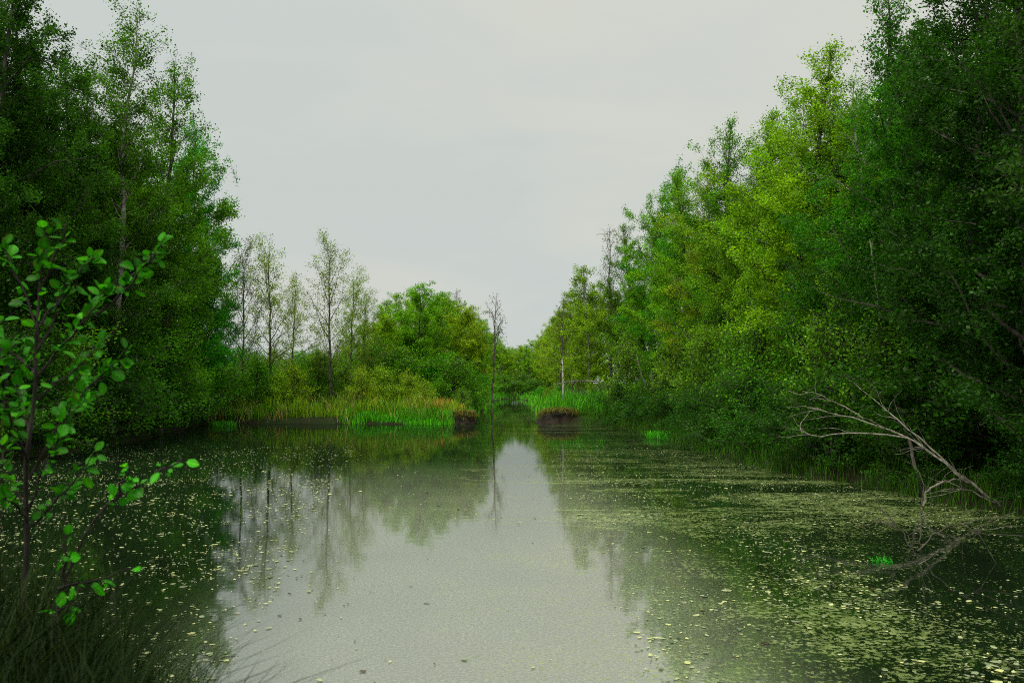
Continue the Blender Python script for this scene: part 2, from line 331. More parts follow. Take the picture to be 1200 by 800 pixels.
def make_tree(name, seed, H, R0, cb, nprim, nleaf, leaf, prof, elev=(20, 55), twig=.30, nlimb=5, trad=.13, bark=None, spread=.10, lean=.25, sub=9, curve=.25, clump=0.0, thin=.72, inner=.18, up=20):
    """a tapered trunk with limbs, twigs and thousands of separate leaves; returns the thing's Empty"""
    rs = np.random.RandomState(seed); bark = bark or M_BARK
    root = empty(name)
    k = 12; tz = np.linspace(0, 1, k)
    wob = np.cumsum(rs.normal(0, .055 * H / 12, (k, 2)), 0); wob -= wob[0]
    ln = rs.normal(0, lean, 2)
    tp = np.stack([wob[:, 0] + ln[0] * tz ** 1.5 * H * .12, wob[:, 1] + ln[1] * tz ** 1.5 * H * .12, tz * H * .97], 1)
    tp[0, 2] = -.35
    tr = trad * (1 - tz) ** .85 + .012; tr[0] *= 1.35
    mt = MB(); mt.tube(tp, tr, 8)
    trunk = mt.obj('trunk', [bark], root)
    tpos = lambda t: np.stack([np.interp(t, tz, tp[:, j]) for j in range(3)], -1)
    cr = MB(); S0, S1, S2, SL, SU = [], [], [], [], []
    az = rs.rand() * 6.28
    order = []; lob = rs.rand(2) * 6.28
    for q in range(nprim):
        t = cb + (.985 - cb) * ((q + rs.rand() * .9) / nprim) ** .92
        az += 2.4 + rs.normal(0, .35)
        u = (t - cb) / (1 - cb); L = R0 * prof(u) * rs.uniform(.62, 1.2) * (1 + .22 * math.sin(az * 2 + lob[0] + 5 * u) + .14 * math.sin(az * 3 + lob[1] - 9 * u))
        e0 = R(rs.uniform(*elev) + up * u)
        p0 = tpos(t); d = np.array([math.cos(az) * math.cos(e0), math.sin(az) * math.cos(e0), math.sin(e0)])
        pts = [p0]; n = 5
        for s_ in range(n):
            d = unit(d + np.array([0, 0, (curve if rs.rand() < .5 else -curve * .9)]) * .45 + rs.normal(0, .13, 3)); pts.append(pts[-1] + d * L / n)
        pts = np.array(pts)
        rad = np.linspace(max(.010, trad * .42 * (1 - t) ** .6 * (L / R0) + .008), .004, n + 1)
        order.append((rad[0] * L, pts, rad))
        ns = max(3, int(sub * L / R0 + rs.rand()))
        for s_ in range(ns):
            w_ = inner + (1 - inner) * (s_ + rs.rand()) / ns; f = w_ * n; i0 = min(int(f), n - 1); a = pts[i0] + (pts[i0 + 1] - pts[i0]) * (f - i0)
            dd = unit(unit(pts[i0 + 1] - pts[i0]) * .75 + rs.normal(0, .62, 3) + np.array([0, 0, .12])); l2 = L * twig * rs.uniform(.6, 1.4) * (1.25 - .6 * w_) + .12
            m1 = a + dd * l2 * .5; e = m1 + unit(dd + rs.normal(0, .3, 3) + np.array([0, 0, -.12])) * l2 * .5
            S0.append(a); S1.append(m1); S2.append(e); SL.append(l2); SU.append(u)
    for s_ in range(5):                                             # the leader's own tip
        a = tp[-1 - (s_ % 3)]; e = a + rs.normal(0, .12, 3) + np.array([0, 0, .30]); S0.append(a); S1.append((a + e) / 2); S2.append(e); SL.append(.35); SU.append(1.0)
    order.sort(key=lambda z: -z[0])
    for q, (_, pts, rad) in enumerate(order):
        if q < nlimb:
            lb = MB(); lb.tube(pts, rad, 5); lb.obj('limb', [bark], trunk)
        else: cr.tube(pts, rad, 3, 1)
    S0, S1, S2, SL = map(np.array, (S0, S1, S2, SL))
    for a, b, c in zip(S0, S1, S2):
        cr.tube([a, b, c], [.006, .0045, .003], 3, 1)
    n = nleaf; wgt = SL * (1 - thin * np.array(SU) ** 1.5) * (1 + clump * rs.exponential(1.0, len(SL))); idx = rs.choice(len(SL), n, p=wgt / wgt.sum()); t = rs.rand(n, 1) ** .7
    P = np.where(t < .5, S0[idx] + (S1[idx] - S0[idx]) * t * 2, S1[idx] + (S2[idx] - S1[idx]) * (t * 2 - 1)) + rs.normal(0, spread, (n, 3))
    tone = rs.normal(0, .13, len(SL))                               # whole sprays are a little lighter or darker
    var = np.clip(.46 + tone[idx] + rs.normal(0, .23, n), 0, 1)
    leaves_into(cr, P, rs, leaf, 0, var=var)
    cr.obj('crown', [M_LEAF, bark], root)
    root['proto_h'] = H; root['proto_r'] = R0
    return root
p_round = lambda u: (max(0.0, u + .06) ** .28) * (max(0.0, 1.03 - u)) ** .56 * 1.22
p_dome = lambda u: min(1.0, .66 + 1.5 * u) * (1.03 - u) ** .66
p_egg = lambda u: (max(0.0, u + .10) ** .22) * max(0.0, 1.02 - u ** 1.8) ** .60
p_open = lambda u: min(1.0, .5 + 1.7 * u) * max(0.0, 1.04 - u) ** .42
p_slim = lambda u: min(1.0, .55 + 1.6 * u) * (1.05 - u) ** .55
p_bush = lambda u: (1.08 - u) ** .5
PROTO = {
    'alder': [make_tree('broadleaf_tree', 11, 13, 3.7, .04, 84, 90000, .074, p_dome, clump=.9), make_tree('broadleaf_tree', 12, 13, 3.9, .08, 76, 86000, .075, p_round, clump=.9), make_tree('broadleaf_tree', 13, 13, 3.4, .03, 86, 82000, .072, p_dome, clump=.9)],
    'birch': [make_tree('birch_tree', 21, 13, 3.5, .08, 74, 72000, .068, p_dome, (30, 60), trad=.12, clump=.6, thin=.45), make_tree('birch_tree', 22, 13, 3.2, .14, 68, 64000, .068, p_round, (30, 58), trad=.11, bark=M_PALE, clump=.6)],
    'slender': [make_tree('slender_tree', 31, 11, 3.3, .12, 40, 10500, .085, p_open, (40, 64), trad=.09, nlimb=8, clump=1.6, curve=.12, up=12, inner=.25, twig=.44, thin=.1, spread=.13), make_tree('slender_tree', 32, 11, 3.1, .15, 36, 9200, .085, p_open, (44, 66), trad=.09, nlimb=8, clump=1.6, curve=.12, up=12, inner=.25, twig=.44, thin=.1, spread=.13)],
    'wood': [make_tree('woodland_tree', 41, 10, 3.1, .10, 60, 38000, .085, p_egg, trad=.09, nlimb=0, thin=.2, up=12), make_tree('woodland_tree', 42, 10, 2.8, .06, 60, 34000, .085, p_egg, trad=.09, nlimb=0, bark=M_PALE, thin=.2, up=12)],
    'bare': [make_tree('dying_tree', 51, 9, 1.7, .42, 22, 900, .085, p_open, (38, 66), trad=.075, nlimb=6, sub=7, up=12, clump=1.5), make_tree('dying_tree', 52, 9, 1.4, .45, 20, 700, .085, p_open, (38, 66), trad=.07, nlimb=6, sub=7, up=12, clump=1.5)],
    'twiggy': [make_tree('twiggy_tree', 61, 12, 2.1, .25, 50, 3000, .08, p_slim, (30, 62), trad=.09, nlimb=6, sub=10)],
    'bush': [make_tree('bush', 71, 3.0, 1.8, .02, 44, 14000, .075, p_bush, (0, 50), trad=.04, nlimb=0, twig=.4), make_tree('bush', 72, 3.0, 2.1, .02, 42, 13000, .075, p_bush, (-8, 45), trad=.04, nlimb=0, twig=.4), make_tree('bush', 73, 3.0, 1.5, .02, 42, 9000, .07, p_bush, (15, 65), trad=.035, nlimb=0, twig=.35)],
}
used = set()
rsp = np.random.RandomState(5)
def plant(kind, i, X, Y, H, tint, label, cat, group, wide=1.0, rot=None, lean=(0, 0), z=None):
    pr = PROTO[kind][i % len(PROTO[kind])]
    if pr.name in used: t = copy_tree(pr)
    else: t = pr; used.add(pr.name)
    s = H / pr['proto_h']
    t.location = (X, Y, gz(X, Y) if z is None else z); t.scale = (s * wide, s * wide, s)
    t.rotation_euler = (lean[0], lean[1], rsp.rand() * 6.28 if rot is None else rot)
    tag(t, label, cat, group)
    for ch in t.children:
        if ch.name.split('.')[0] == 'crown': ch.color = (*[c * (1 + rsp.uniform(-.12, .12)) for c in tint], 1)
    return t
G_DARK = (.017, .074, .002); G_MID = (.054, .175, .003); G_BRIGHT = (.036, .21, .002); G_YEL = (.118, .265, .004); G_OLIVE = (.085, .20, .008)  # G_DARK also holds edge darkening painted into the leaves of the side woods
RG, RB, LG = 'trees of the right bank', 'trees massed behind the right bank row', 'trees of the left bank'

# right bank, waterside row: (x pixel of the stem, distance, row of the top)
def by_px(kind, i, px, Y, top, tint, label, cat='tree', group=None, **k):
    X = px2x(px, Y); return plant(kind, i, X, Y, py2z(top, Y) - gz(X, Y), tint, label, cat, group, **k)
rows = [
    ('alder', 2, 1420, 11.8, -330, (.012, .05, .002), 'darkest green crown hanging into the frame from beyond its right edge', {}),  # edge darkening is painted into this leaf tint and the next two
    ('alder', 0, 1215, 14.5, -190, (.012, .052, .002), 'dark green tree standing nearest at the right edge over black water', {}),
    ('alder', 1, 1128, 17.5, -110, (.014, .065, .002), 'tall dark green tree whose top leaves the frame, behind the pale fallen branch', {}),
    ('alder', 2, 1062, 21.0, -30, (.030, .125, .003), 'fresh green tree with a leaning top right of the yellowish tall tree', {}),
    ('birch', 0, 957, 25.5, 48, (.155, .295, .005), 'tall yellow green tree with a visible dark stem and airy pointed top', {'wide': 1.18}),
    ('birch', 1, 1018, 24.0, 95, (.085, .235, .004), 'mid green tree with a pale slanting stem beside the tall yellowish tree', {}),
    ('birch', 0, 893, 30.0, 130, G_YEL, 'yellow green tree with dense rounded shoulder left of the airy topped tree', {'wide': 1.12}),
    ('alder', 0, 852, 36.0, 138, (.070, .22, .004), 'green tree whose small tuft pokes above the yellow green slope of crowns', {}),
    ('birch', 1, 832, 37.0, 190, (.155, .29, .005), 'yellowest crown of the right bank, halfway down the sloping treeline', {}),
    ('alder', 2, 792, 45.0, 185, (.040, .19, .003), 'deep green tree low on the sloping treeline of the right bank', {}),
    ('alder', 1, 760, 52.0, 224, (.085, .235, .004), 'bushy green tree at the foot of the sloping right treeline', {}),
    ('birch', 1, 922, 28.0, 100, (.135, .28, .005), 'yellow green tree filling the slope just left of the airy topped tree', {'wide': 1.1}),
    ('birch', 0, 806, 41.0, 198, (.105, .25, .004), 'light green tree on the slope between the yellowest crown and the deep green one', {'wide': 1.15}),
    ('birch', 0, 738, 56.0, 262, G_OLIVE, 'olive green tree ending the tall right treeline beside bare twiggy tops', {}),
]
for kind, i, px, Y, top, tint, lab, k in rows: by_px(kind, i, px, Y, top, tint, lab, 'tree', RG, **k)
by_px('twiggy', 0, 716, 60, 262, (.06, .08, .02), 'nearly leafless twiggy tree showing grey against the sky beside the right treeline', 'tree')
by_px('twiggy', 0, 702, 66, 330, (.07, .09, .02), 'small thin twiggy tree left of the taller twiggy one', 'tree')
lab = 'green tree crowded into the right bank wood behind the waterside row'
for q in range(26):
    Y = 15 + q * 1.9; X = 11.6 + (q % 3) * 2.0 + rsp.uniform(-.6, .6) + .02 * Y
    slope = py2z(np.interp(600 + 1000 * X / Y, [720, 760, 850, 950, 1010, 1060, 1300], [320, 260, 190, 105, 110, 40, -150]), Y)
    plant('alder' if q % 3 else 'birch', q, X, Y, min(13, max(7, slope * (.88 if Y < 23 else .98))), [G_DARK, G_MID, G_YEL if 24 < Y < 55 else G_DARK][q % 3], lab, 'tree', RB)
# left bank
rows = [
    ('alder', 1, -42, 25.5, -60, G_DARK, 'dark tree filling the left edge behind the large leaved sapling'),
    ('birch', 0, 12, 27.5, -22, (.030, .10, .003), 'tall dark green tree in the top left corner with thin upper sprays'),  # left row tint lowered too, to darken that side of the view
    ('birch', 1, 128, 32.0, -2, (.050, .15, .003), 'tallest left bank tree with a pale trunk and narrow feathery top'),
    ('alder', 0, 78, 30.5, 62, (.026, .105, .003), 'dark green tree in the gap between the two tallest left bank trees'),
    ('alder', 2, 186, 36.5, 62, G_MID, 'green tree just right of the pale trunked tall one on the left bank'),
    ('alder', 1, 212, 41.5, 140, (.030, .21, .003), 'bright green bulging tree forming the right shoulder of the left treeline'),
    ('alder', 0, 236, 45.0, 228, (.032, .17, .003), 'lower green tree at the pond corner where the left treeline ends'),
]
for kind, i, px, Y, top, tint, lab in rows: by_px(kind, i, px, Y, top, tint, lab, 'tree', LG, wide=.86 if px > 200 else 1)
lab = 'dark green tree crowded into the left bank wood behind the waterside row'
for q in range(12):
    Y = 27 + q * 1.6; X = -18.6 - (q % 3) * 2.3 + rsp.uniform(-.6, .6)
    px = 600 + 1000 * X / Y
    top = np.interp(px, [-200, 20, 60, 130, 190, 240, 280], [-60, 10, 90, 60, 110, 190, 290])
    plant('alder', q, X, Y, min(15, max(6, py2z(top, Y))), [G_DARK, G_MID, G_DARK][q % 3], lab, 'tree', 'trees massed behind the left bank row')
for X, Y, H, lab in [(-8.2, 3.6, 12.5, 'unseen dark tree added on the near bank beyond the left edge to shade the rank grass'), (-11.5, 9.0, 13, 'unseen dark tree added on the left bank to shade the water with drifting leaves'), (-4.6, -2.0, 11, 'unseen dark tree added behind the viewpoint to shade the sapling')]:
    plant('alder', 1, X, Y, H, G_DARK, lab, 'tree', 'unseen shade trees added beyond the frame')  # out-of-view trees added to shade the near left grass and water
for X, Y, H, lab in [(11.6, 6.5, 13, 'unseen dark tree added on the right bank to shade the black corner of water'), (10.5, 1.0, 12, 'unseen dark tree added on the right bank level with the viewpoint to block sky')]:
    plant('alder', 0, X, Y, H, G_DARK, lab, 'tree', 'unseen shade trees added beyond the frame')  # out-of-view trees added to block sky over the right water corner
# slender trees on the far left bank
by_px('slender', 0, 318, 49.5, 288, (.14, .22, .016), 'thin see-through tree with a straight dark stem, nearer the left wood', 'tree', 'thin trees on the far bank')
by_px('slender', 1, 389, 50.5, 292, (.14, .22, .016), 'thin see-through tree with forked upper limbs, taller of the far bank pair', 'tree', 'thin trees on the far bank')
by_px('slender', 1, 284, 52.0, 300, (.045, .095, .015), 'thin wispy tree half hidden against the edge of the left wood', 'tree', 'thin trees on the far bank')
by_px('slender', 0, 425, 56.0, 345, (.14, .22, .016), 'short wispy tree between the forked thin tree and the rounded grove', 'tree', 'thin trees on the far bank')
by_px('slender', 1, 342, 55.0, 334, (.15, .23, .016), 'short thin tree standing between the straight and the forked thin trees', 'tree', 'thin trees on the far bank')
by_px('slender', 0, 410, 54.0, 322, (.15, .23, .016), 'thin light green tree just right of the forked thin tree', 'tree', 'thin trees on the far bank')
by_px('bare', 0, 578, 62, 343, (.06, .08, .02), 'almost bare dark stem with a ragged tip left of the channel', 'tree')
by_px('bare', 1, 655, 58, 345, (.06, .08, .02), 'almost bare dark stem standing right of the channel', 'tree')
by_px('twiggy', 0, 534, 76, 336, (.05, .09, .02), 'thin grey green treetop poking above the rounded grove', 'tree')
# rounded grove and the rows along the channel
lab = 'pale stemmed light green tree in the rounded grove left of the channel'
for q, (px, Y, top) in enumerate([(446, 60, 372), (468, 64, 347), (492, 62, 338), (515, 66, 346), (540, 63, 362), (560, 66, 378), (430, 68, 385), (480, 72, 345), (505, 74, 350), (528, 74, 352), (552, 78, 372), (405, 72, 395), (455, 78, 362)]):
    by_px('wood', q, px, Y, top - 4, [(.13, .30, .005), (.165, .31, .006), (.11, .28, .005)][q % 3], lab, 'tree', 'trees of the rounded grove', wide=1.25)
lab = 'distant green tree lining the left side of the far channel'
for q in range(9):
    Y = 76 + q * 9; X = -4.5 - (q % 2) * 1.6 + rsp.uniform(-.4, .4) + .012 * (Y - 76)
    plant('wood', q, X, Y, 8.6 + q * .12 + rsp.uniform(-.5, .8), (.16, .31, .008), lab, 'tree', 'trees along the far channel, left side', wide=1.1)
lab = 'distant green tree lining the right side of the far channel'
for q in range(15):
    Y = 56 + q * 6.5; X = 5.1 + (q % 2) * 2.0 + rsp.uniform(-.3, .4)
    plant('wood', q + 1, X, Y, 8.6 + rsp.uniform(-.5, .8) + (Y > 90) * .9, (.16, .31, .008), lab, 'tree', 'trees along the far channel, right side', wide=1.15)
lab = 'faint green tree closing the view at the end of the channel'
for q, (X, Y) in enumerate([(-3, 150), (0, 156), (3, 150), (-5, 145), (6.5, 155), (1.6, 148), (-1.5, 162), (-3.4, 128), (-.4, 130), (2.6, 128), (4.6, 136), (-1.8, 125), (1.2, 134)]):
    plant('wood', q, X, Y + 12, 8.0 + rsp.uniform(-.5, .9), (.16, .31, .008), lab, 'tree', 'trees closing the far channel', wide=1.4)
lab = 'green tree of the far wood glimpsed behind the thin far bank trees'
for q in range(14):
    X = -30 + q * 1.75 + rsp.uniform(-.5, .5); Y = 84 + (q % 3) * 6
    plant('wood', q, X, Y, 5.2 + rsp.uniform(-.8, .8) + (q > 9) * 2.2, (.10, .23, .010), lab, 'tree', 'trees of the far wood', wide=1.6)

# bushes
def bush(i, px, Y, H, tint, label, group=None, wide=1.0, dx=0):
    X = px2x(px, Y) + dx; return plant('bush', i, X, Y, H, tint, label, 'bush', group, wide=wide, z=max(gz(X, Y), .05))
lab = 'leafy bush leaning over the water under the right bank trees'
for q in range(24):
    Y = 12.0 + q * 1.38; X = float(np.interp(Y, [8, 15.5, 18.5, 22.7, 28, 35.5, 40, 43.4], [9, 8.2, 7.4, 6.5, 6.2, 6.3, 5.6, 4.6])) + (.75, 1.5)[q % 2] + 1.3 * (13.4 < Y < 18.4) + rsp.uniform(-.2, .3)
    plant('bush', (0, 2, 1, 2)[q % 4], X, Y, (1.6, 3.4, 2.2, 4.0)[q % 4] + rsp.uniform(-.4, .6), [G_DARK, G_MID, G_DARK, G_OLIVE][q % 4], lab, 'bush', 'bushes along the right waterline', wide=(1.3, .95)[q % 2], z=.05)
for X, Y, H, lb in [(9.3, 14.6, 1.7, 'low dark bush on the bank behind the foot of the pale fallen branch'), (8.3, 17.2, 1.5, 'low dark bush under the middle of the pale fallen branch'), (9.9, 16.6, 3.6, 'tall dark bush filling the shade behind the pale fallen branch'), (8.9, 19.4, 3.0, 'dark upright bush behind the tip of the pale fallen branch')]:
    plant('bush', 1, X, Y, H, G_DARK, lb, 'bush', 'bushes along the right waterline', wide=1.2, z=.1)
lab = 'dark bush drooping to the water under the left bank trees'
for q in range(12):
    Y = 24.5 + q * 1.95; X = float(np.interp(Y, [20, 30, 38, 44.5], [-14, -13.9, -15.2, -16.4])) - .9 + rsp.uniform(-.3, .3)
    plant('bush', q, X, Y, 3.0 + rsp.uniform(-.4, 1.2), [G_DARK, G_MID, (.016, .085, .008)][q % 3], lab, 'bush', 'bushes along the left waterline', wide=1.2, z=.15)
for px, Y, H, tint, lab in [
    (300, 48.5, 3.0, G_MID, 'round green bush under the thin tree nearest the left wood'),
    (345, 49.5, 2.6, (.19, .34, .008), 'yellow green bush between the two thin far bank trees'),
    (372, 52, 3.4, G_MID, 'green bush behind the forked thin tree'),
    (405, 51, 2.6, (.11, .22, .010), 'green bush at the foot of the forked thin tree, towards the grove'),
    (447, 51.5, 2.5, (.19, .34, .008), 'large pale lime bush on the far bank in front of the rounded grove'),
    (478, 52.5, 2.2, (.19, .34, .008), 'smaller pale lime bush beside the straw coloured grass'),
    (543, 52, 1.5, (.08,.20,.01), 'low green bush on the left lip of the channel mouth'),
    (325, 48.5, 2.2, (.19, .34, .008), 'yellowish lime bush between the stems of the thin far bank trees'),
    (425, 49.5, 2.3, (.19, .34, .008), 'lime bush between the forked thin tree and the large pale lime bush'),
    (275, 47.5, 2.4, (.09, .22, .008), 'green bush at the pond corner under the left wood'),
    (497, 51, 1.7, (.19, .34, .008), 'low lime bush at the right end of the lime bushes'),
    (562, 66, 1.9, (.19, .22, .012), 'ochre tinted bush beside the left side of the channel')]:
    bush(2, px, Y, H, tint, lab, None, wide=1.1)

lab = 'green thicket bush on the far bank behind the thin trees'
for q in range(22):
    X = -24 + q * .95 + rsp.uniform(-.3, .3); Y = 58 + (q % 3) * 4
    plant('bush', q, X, Y, 3.0 + rsp.uniform(-.5, .8) + (q > 14) * .4, [G_MID, G_BRIGHT, (.11, .23, .008)][q % 3], lab, 'bush', 'thicket behind the thin far bank trees', wide=1.25)
lab = 'small green bush crowding the edge of the far channel'
for q in range(26):
    Y = 58 + q * 4.0; X = (-3.3 if q % 2 else 3.6) + rsp.uniform(-.4, .4)
    plant('bush', q, X, Y, (2.0 if q % 2 else 1.1) + rsp.uniform(-.4, .4), [(.08, .25, .006), (.04, .26, .006), (.14, .25, .008)][q % 3], lab, 'bush', 'bushes lining the far channel', wide=1.2)
lab = 'low green bush under the trees that close the channel'
for q in range(9):
    plant('bush', q, -5 + q * 1.3, 120.5 + (q % 2) * 2, 2.3 + rsp.uniform(-.4, .6), (.06, .18, .008), lab, 'bush', 'bushes closing the far channel', wide=1.4)
# ------------------------------------------------------------------ grass, reeds and banks
def blades(mb, P, rs, h, wd, lean=.45, mat=0):
    n = len(P); hh = h * rs.uniform(.5, 1.15, n); az = rs.rand(n) * 6.283; d = np.stack([np.cos(az), np.sin(az), 0 * az], 1)
    sd_ = np.stack([-np.sin(az + rs.normal(0, .8, n)), np.cos(az), 0 * az], 1); ll = (hh * lean * rs.rand(n) ** .7)[:, None]
    wv = wd * rs.uniform(.6, 1.3, (n, 1)); rows_ = []
    for t, k in ((0, 1), (.4, .85), (.75, .55), (1, .06)):
        c = P + d * ll * t ** 2 + np.array([0, 0, 1]) * (hh[:, None] * (t - .18 * t ** 3 * lean)); rows_ += [c - sd_ * wv * k * .5, c + sd_ * wv * k * .5]
    v = np.stack(rows_, 1); b = np.arange(n)[:, None, None] * 8
    f = (b + np.array([[0, 1, 3, 2], [2, 3, 5, 4], [4, 5, 7, 6]])[None]).reshape(-1, 4)
    mb.add(v.reshape(-1, 3), f, mat, np.repeat(rs.rand(n), 8))
def grass_area(name, seed, n, xr, yr, h, wd, tint, keep=None, lean=.45, **tags):
    rs = np.random.RandomState(seed); x = rs.uniform(*xr, n); y = rs.uniform(*yr, n); d = pond_dist(x, y)
    k = (d > -.05) if keep is None else keep(x, y, d, rs)
    x, y = x[k], y[k]; mb = MB(); blades(mb, np.stack([x, y, ground_z(x, y) - .03], 1), rs, h * (.35 + 1.1 * vnoise(x * 1.6 + seed, y * 1.6, 20 + seed)), wd, lean)
    o = mb.obj(name, [M_BLADE]); o.color = (*tint, 1); tag(o, **tags); return o
# near left bank
grass_area('grass', 1, 30000, (-6.5, -.9), (2.2, 6.9), .70, .007, (.007, .016, .003), lean=1.1, label='dark rank grass on the near left bank', cat='grass', kind='stuff')
# shore grass, right and left banks
grass_area('grass', 2, 70000, (3.5, 12), (10, 46), .55, .016, (.022, .07, .004), keep=lambda x, y, d, r: (d > -.35) & (d < .9 + r.rand(len(d))), label='dark shore grass along the right bank', cat='grass', kind='stuff')
grass_area('grass', 3, 7000, (-20, -12), (20, 48), .45, .02, (.020, .070, .008), keep=lambda x, y, d, r: (d > -.1) & (d < 2.5), label='dark shore grass along the left bank', cat='grass', kind='stuff')
# far bank: emerald strip, straw grass, rank mixed growth
grass_area('grass', 4, 18000, (-9.6, -2.4), (45.0, 47.4), .42, .03, (.045, .25, .006), keep=lambda x, y, d, r: (d > -.3 + .5 * vnoise(x * 2, y, 14)) & (d < 1.5) & (r.rand(len(d)) < np.clip((x + 9.4) * .35, 0, 1) * np.clip(1.9 * vnoise(x * 1.9, y * 1.3, 15) + .05, 0.2, 1)), label='emerald grass strip along the far bank', cat='grass', kind='stuff')
grass_area('grass', 5, 8000, (-5.6, -2.4), (46.6, 51), .75, .03, (.27, .20, .03), keep=lambda x, y, d, r: (d > .4) & (r.rand(len(d)) < vnoise(x * 1.4, y, 13) * 1.4), label='straw coloured grass left of the channel mouth', cat='grass', kind='stuff')
grass_area('grass', 6, 14000, (-17, -3), (46.2, 49.5), 1.0, .035, (.11, .22, .008), keep=lambda x, y, d, r: (d > .5) & (r.rand(len(d)) < vnoise(x * 1.1, y * 1.1, 12) * 1.3), lean=.35, label='tall yellow green growth on the far bank', cat='grass', kind='stuff')
grass_area('grass', 7, 9000, (2.0, 7.5), (46, 58), 1.2, .035, (.045, .20, .008), keep=lambda x, y, d, r: d > .8, lean=.4, label='tall green growth behind the brown hummock', cat='grass', kind='stuff')
grass_area('grass', 8, 9000, (-5, 6), (52, 140), .7, .05, (.055, .25, .008), keep=lambda x, y, d, r: (d > -.1) & (d < 2.6), label='fresh green grass lining the far channel', cat='grass', kind='stuff')

def tuft(name, label, X, Y, rad, n, h, wd, tint, seed, z=0, lean=.8, group=None):
    rs = np.random.RandomState(seed); mb = MB(); a = rs.rand(n) * 6.283; r = rad * rs.rand(n) ** .6
    blades(mb, np.stack([r * np.cos(a), r * np.sin(a) * .8, 0 * a - .03], 1), rs, h, wd, lean)
    o = mb.obj(name, [M_BLADE]); o.location = (X, Y, z); o.color = (*tint, 1); tag(o, label, 'grass tuft', group); return o
tuft('grass_tuft', 'small vivid green tuft growing out of the dark water', px2x(1030, 10.6), 10.6, .12, 70, .11, .010, (.012, .22, .010), 1)
tuft('grass_tuft', 'wide flopped emerald tuft at the foot of the right bank', px2x(786, 34), 34.0, 1.0, 900, .38, .03, (.028, .19, .006), 2, lean=1.2)
tuft('grass_tuft', 'emerald tuft at the pond corner under the left wood', px2x(262, 43.5), 43.5, .7, 400, .35, .03, (.026, .16, .006), 3)
tuft('grass_tuft', 'dark green tuft on the waterline among dead twigs', px2x(866, 26), 26.0, .35, 160, .32, .02, (.012, .15, .012), 4)

def hummock(label, x0, x1, y0, y1, h, seed):
    """a peat bank with an overhanging skirt of dead grass; grass on top is its part"""
    rs = np.random.RandomState(seed); n, m = 40, 14; mb = MB()
    u = np.linspace(0, 2 * math.pi, n, endpoint=False); cx, cy = (x0 + x1) / 2, (y0 + y1) / 2; V = []
    for q in range(m):
        t = q / (m - 1); k = (1.04 - .10 * t + .05 * math.sin(t * 9)) if t < .7 else (1 - t) / .3 * .97
        wob = 1 + .10 * np.sin(u * 3 + seed) + .07 * np.sin(u * 7 + q * .6) + rs.normal(0, .025, n)
        z = -.3 + (h + .3) * min(1, t / .7) + (t > .7) * (t - .7) * .25
        V.append(np.stack([(x1 - x0) / 2 * np.sign(np.cos(u)) * np.abs(np.cos(u)) ** .7 * k * wob, (y1 - y0) / 2 * np.sign(np.sin(u)) * np.abs(np.sin(u)) ** .7 * k * wob, np.full(n, z) + rs.normal(0, .025, n)], 1))
    V = np.concatenate(V); fall = lambda x: 1 - .55 * np.clip(np.abs(x) / ((x1 - x0) / 2), 0, 1.1) ** 3 + .16 * (vnoise(x * 2.4 + seed * 9, x * 0, 41) - .5)
    V[:, 2] = np.where(V[:, 2] > 0, V[:, 2] * fall(V[:, 0]), V[:, 2])
    i = np.arange(m - 1)[:, None] * n; j = np.arange(n)[None]; j2 = (j + 1) % n
    mb.add(V, np.stack([i + j, i + j2, i + n + j2, i + n + j], -1).reshape(-1, 4), smooth=True)
    o = mb.obj('peat_hummock', [M_PEAT]); o.location = (cx, cy, 0); tag(o, label, 'hummock', 'peat hummocks at the channel mouth')
    g = MB(); k = 2600; a = rs.rand(k) * 6.283; r = rs.rand(k) ** .35
    blades(g, np.stack([(x1 - x0) / 2 * r * np.cos(a) * .95, (y1 - y0) / 2 * r * np.sin(a) * .95, (h - .05 - .26 * rs.rand(k) * (r > .75)) * fall((x1 - x0) / 2 * r * np.cos(a) * .95)], 1), rs, .42, .03, 1.5)
    go = g.obj('grass', [M_BLADE], o); go.color = (.095, .10, .025, 1); return o
hummock('brown cut peat hummock with tawny grass right of the channel mouth', 1.35, 3.75, 45.0, 47.2, .62, 1)
hummock('small dark peat hummock left of the channel mouth beside emerald grass', -3.1, -2.0, 45.3, 46.8, .50, 2)

grass_area('grass', 9, 9000, (-17, -2.4), (45.4, 49), .75, .03, (.050, .17, .006), keep=lambda x, y, d, r: (d > .1) & (r.rand(len(d)) < np.clip(2.2 * vnoise(x * .9 + 5, y, 33) - .7, 0, 1)), label='green rank growth mixed into the far bank', cat='grass', kind='stuff')
grass_area('grass', 10, 2600, (-17, -2.4), (45.2, 48.5), 1.25, .02, (.20, .17, .06), keep=lambda x, y, d, r: (d > .0) & (r.rand(len(d)) < np.clip(2.2 * vnoise(x * 1.1 + 15, y, 34) - .8, 0, 1)), lean=.8, label='dead straw stalks on the far bank', cat='grass', kind='stuff')
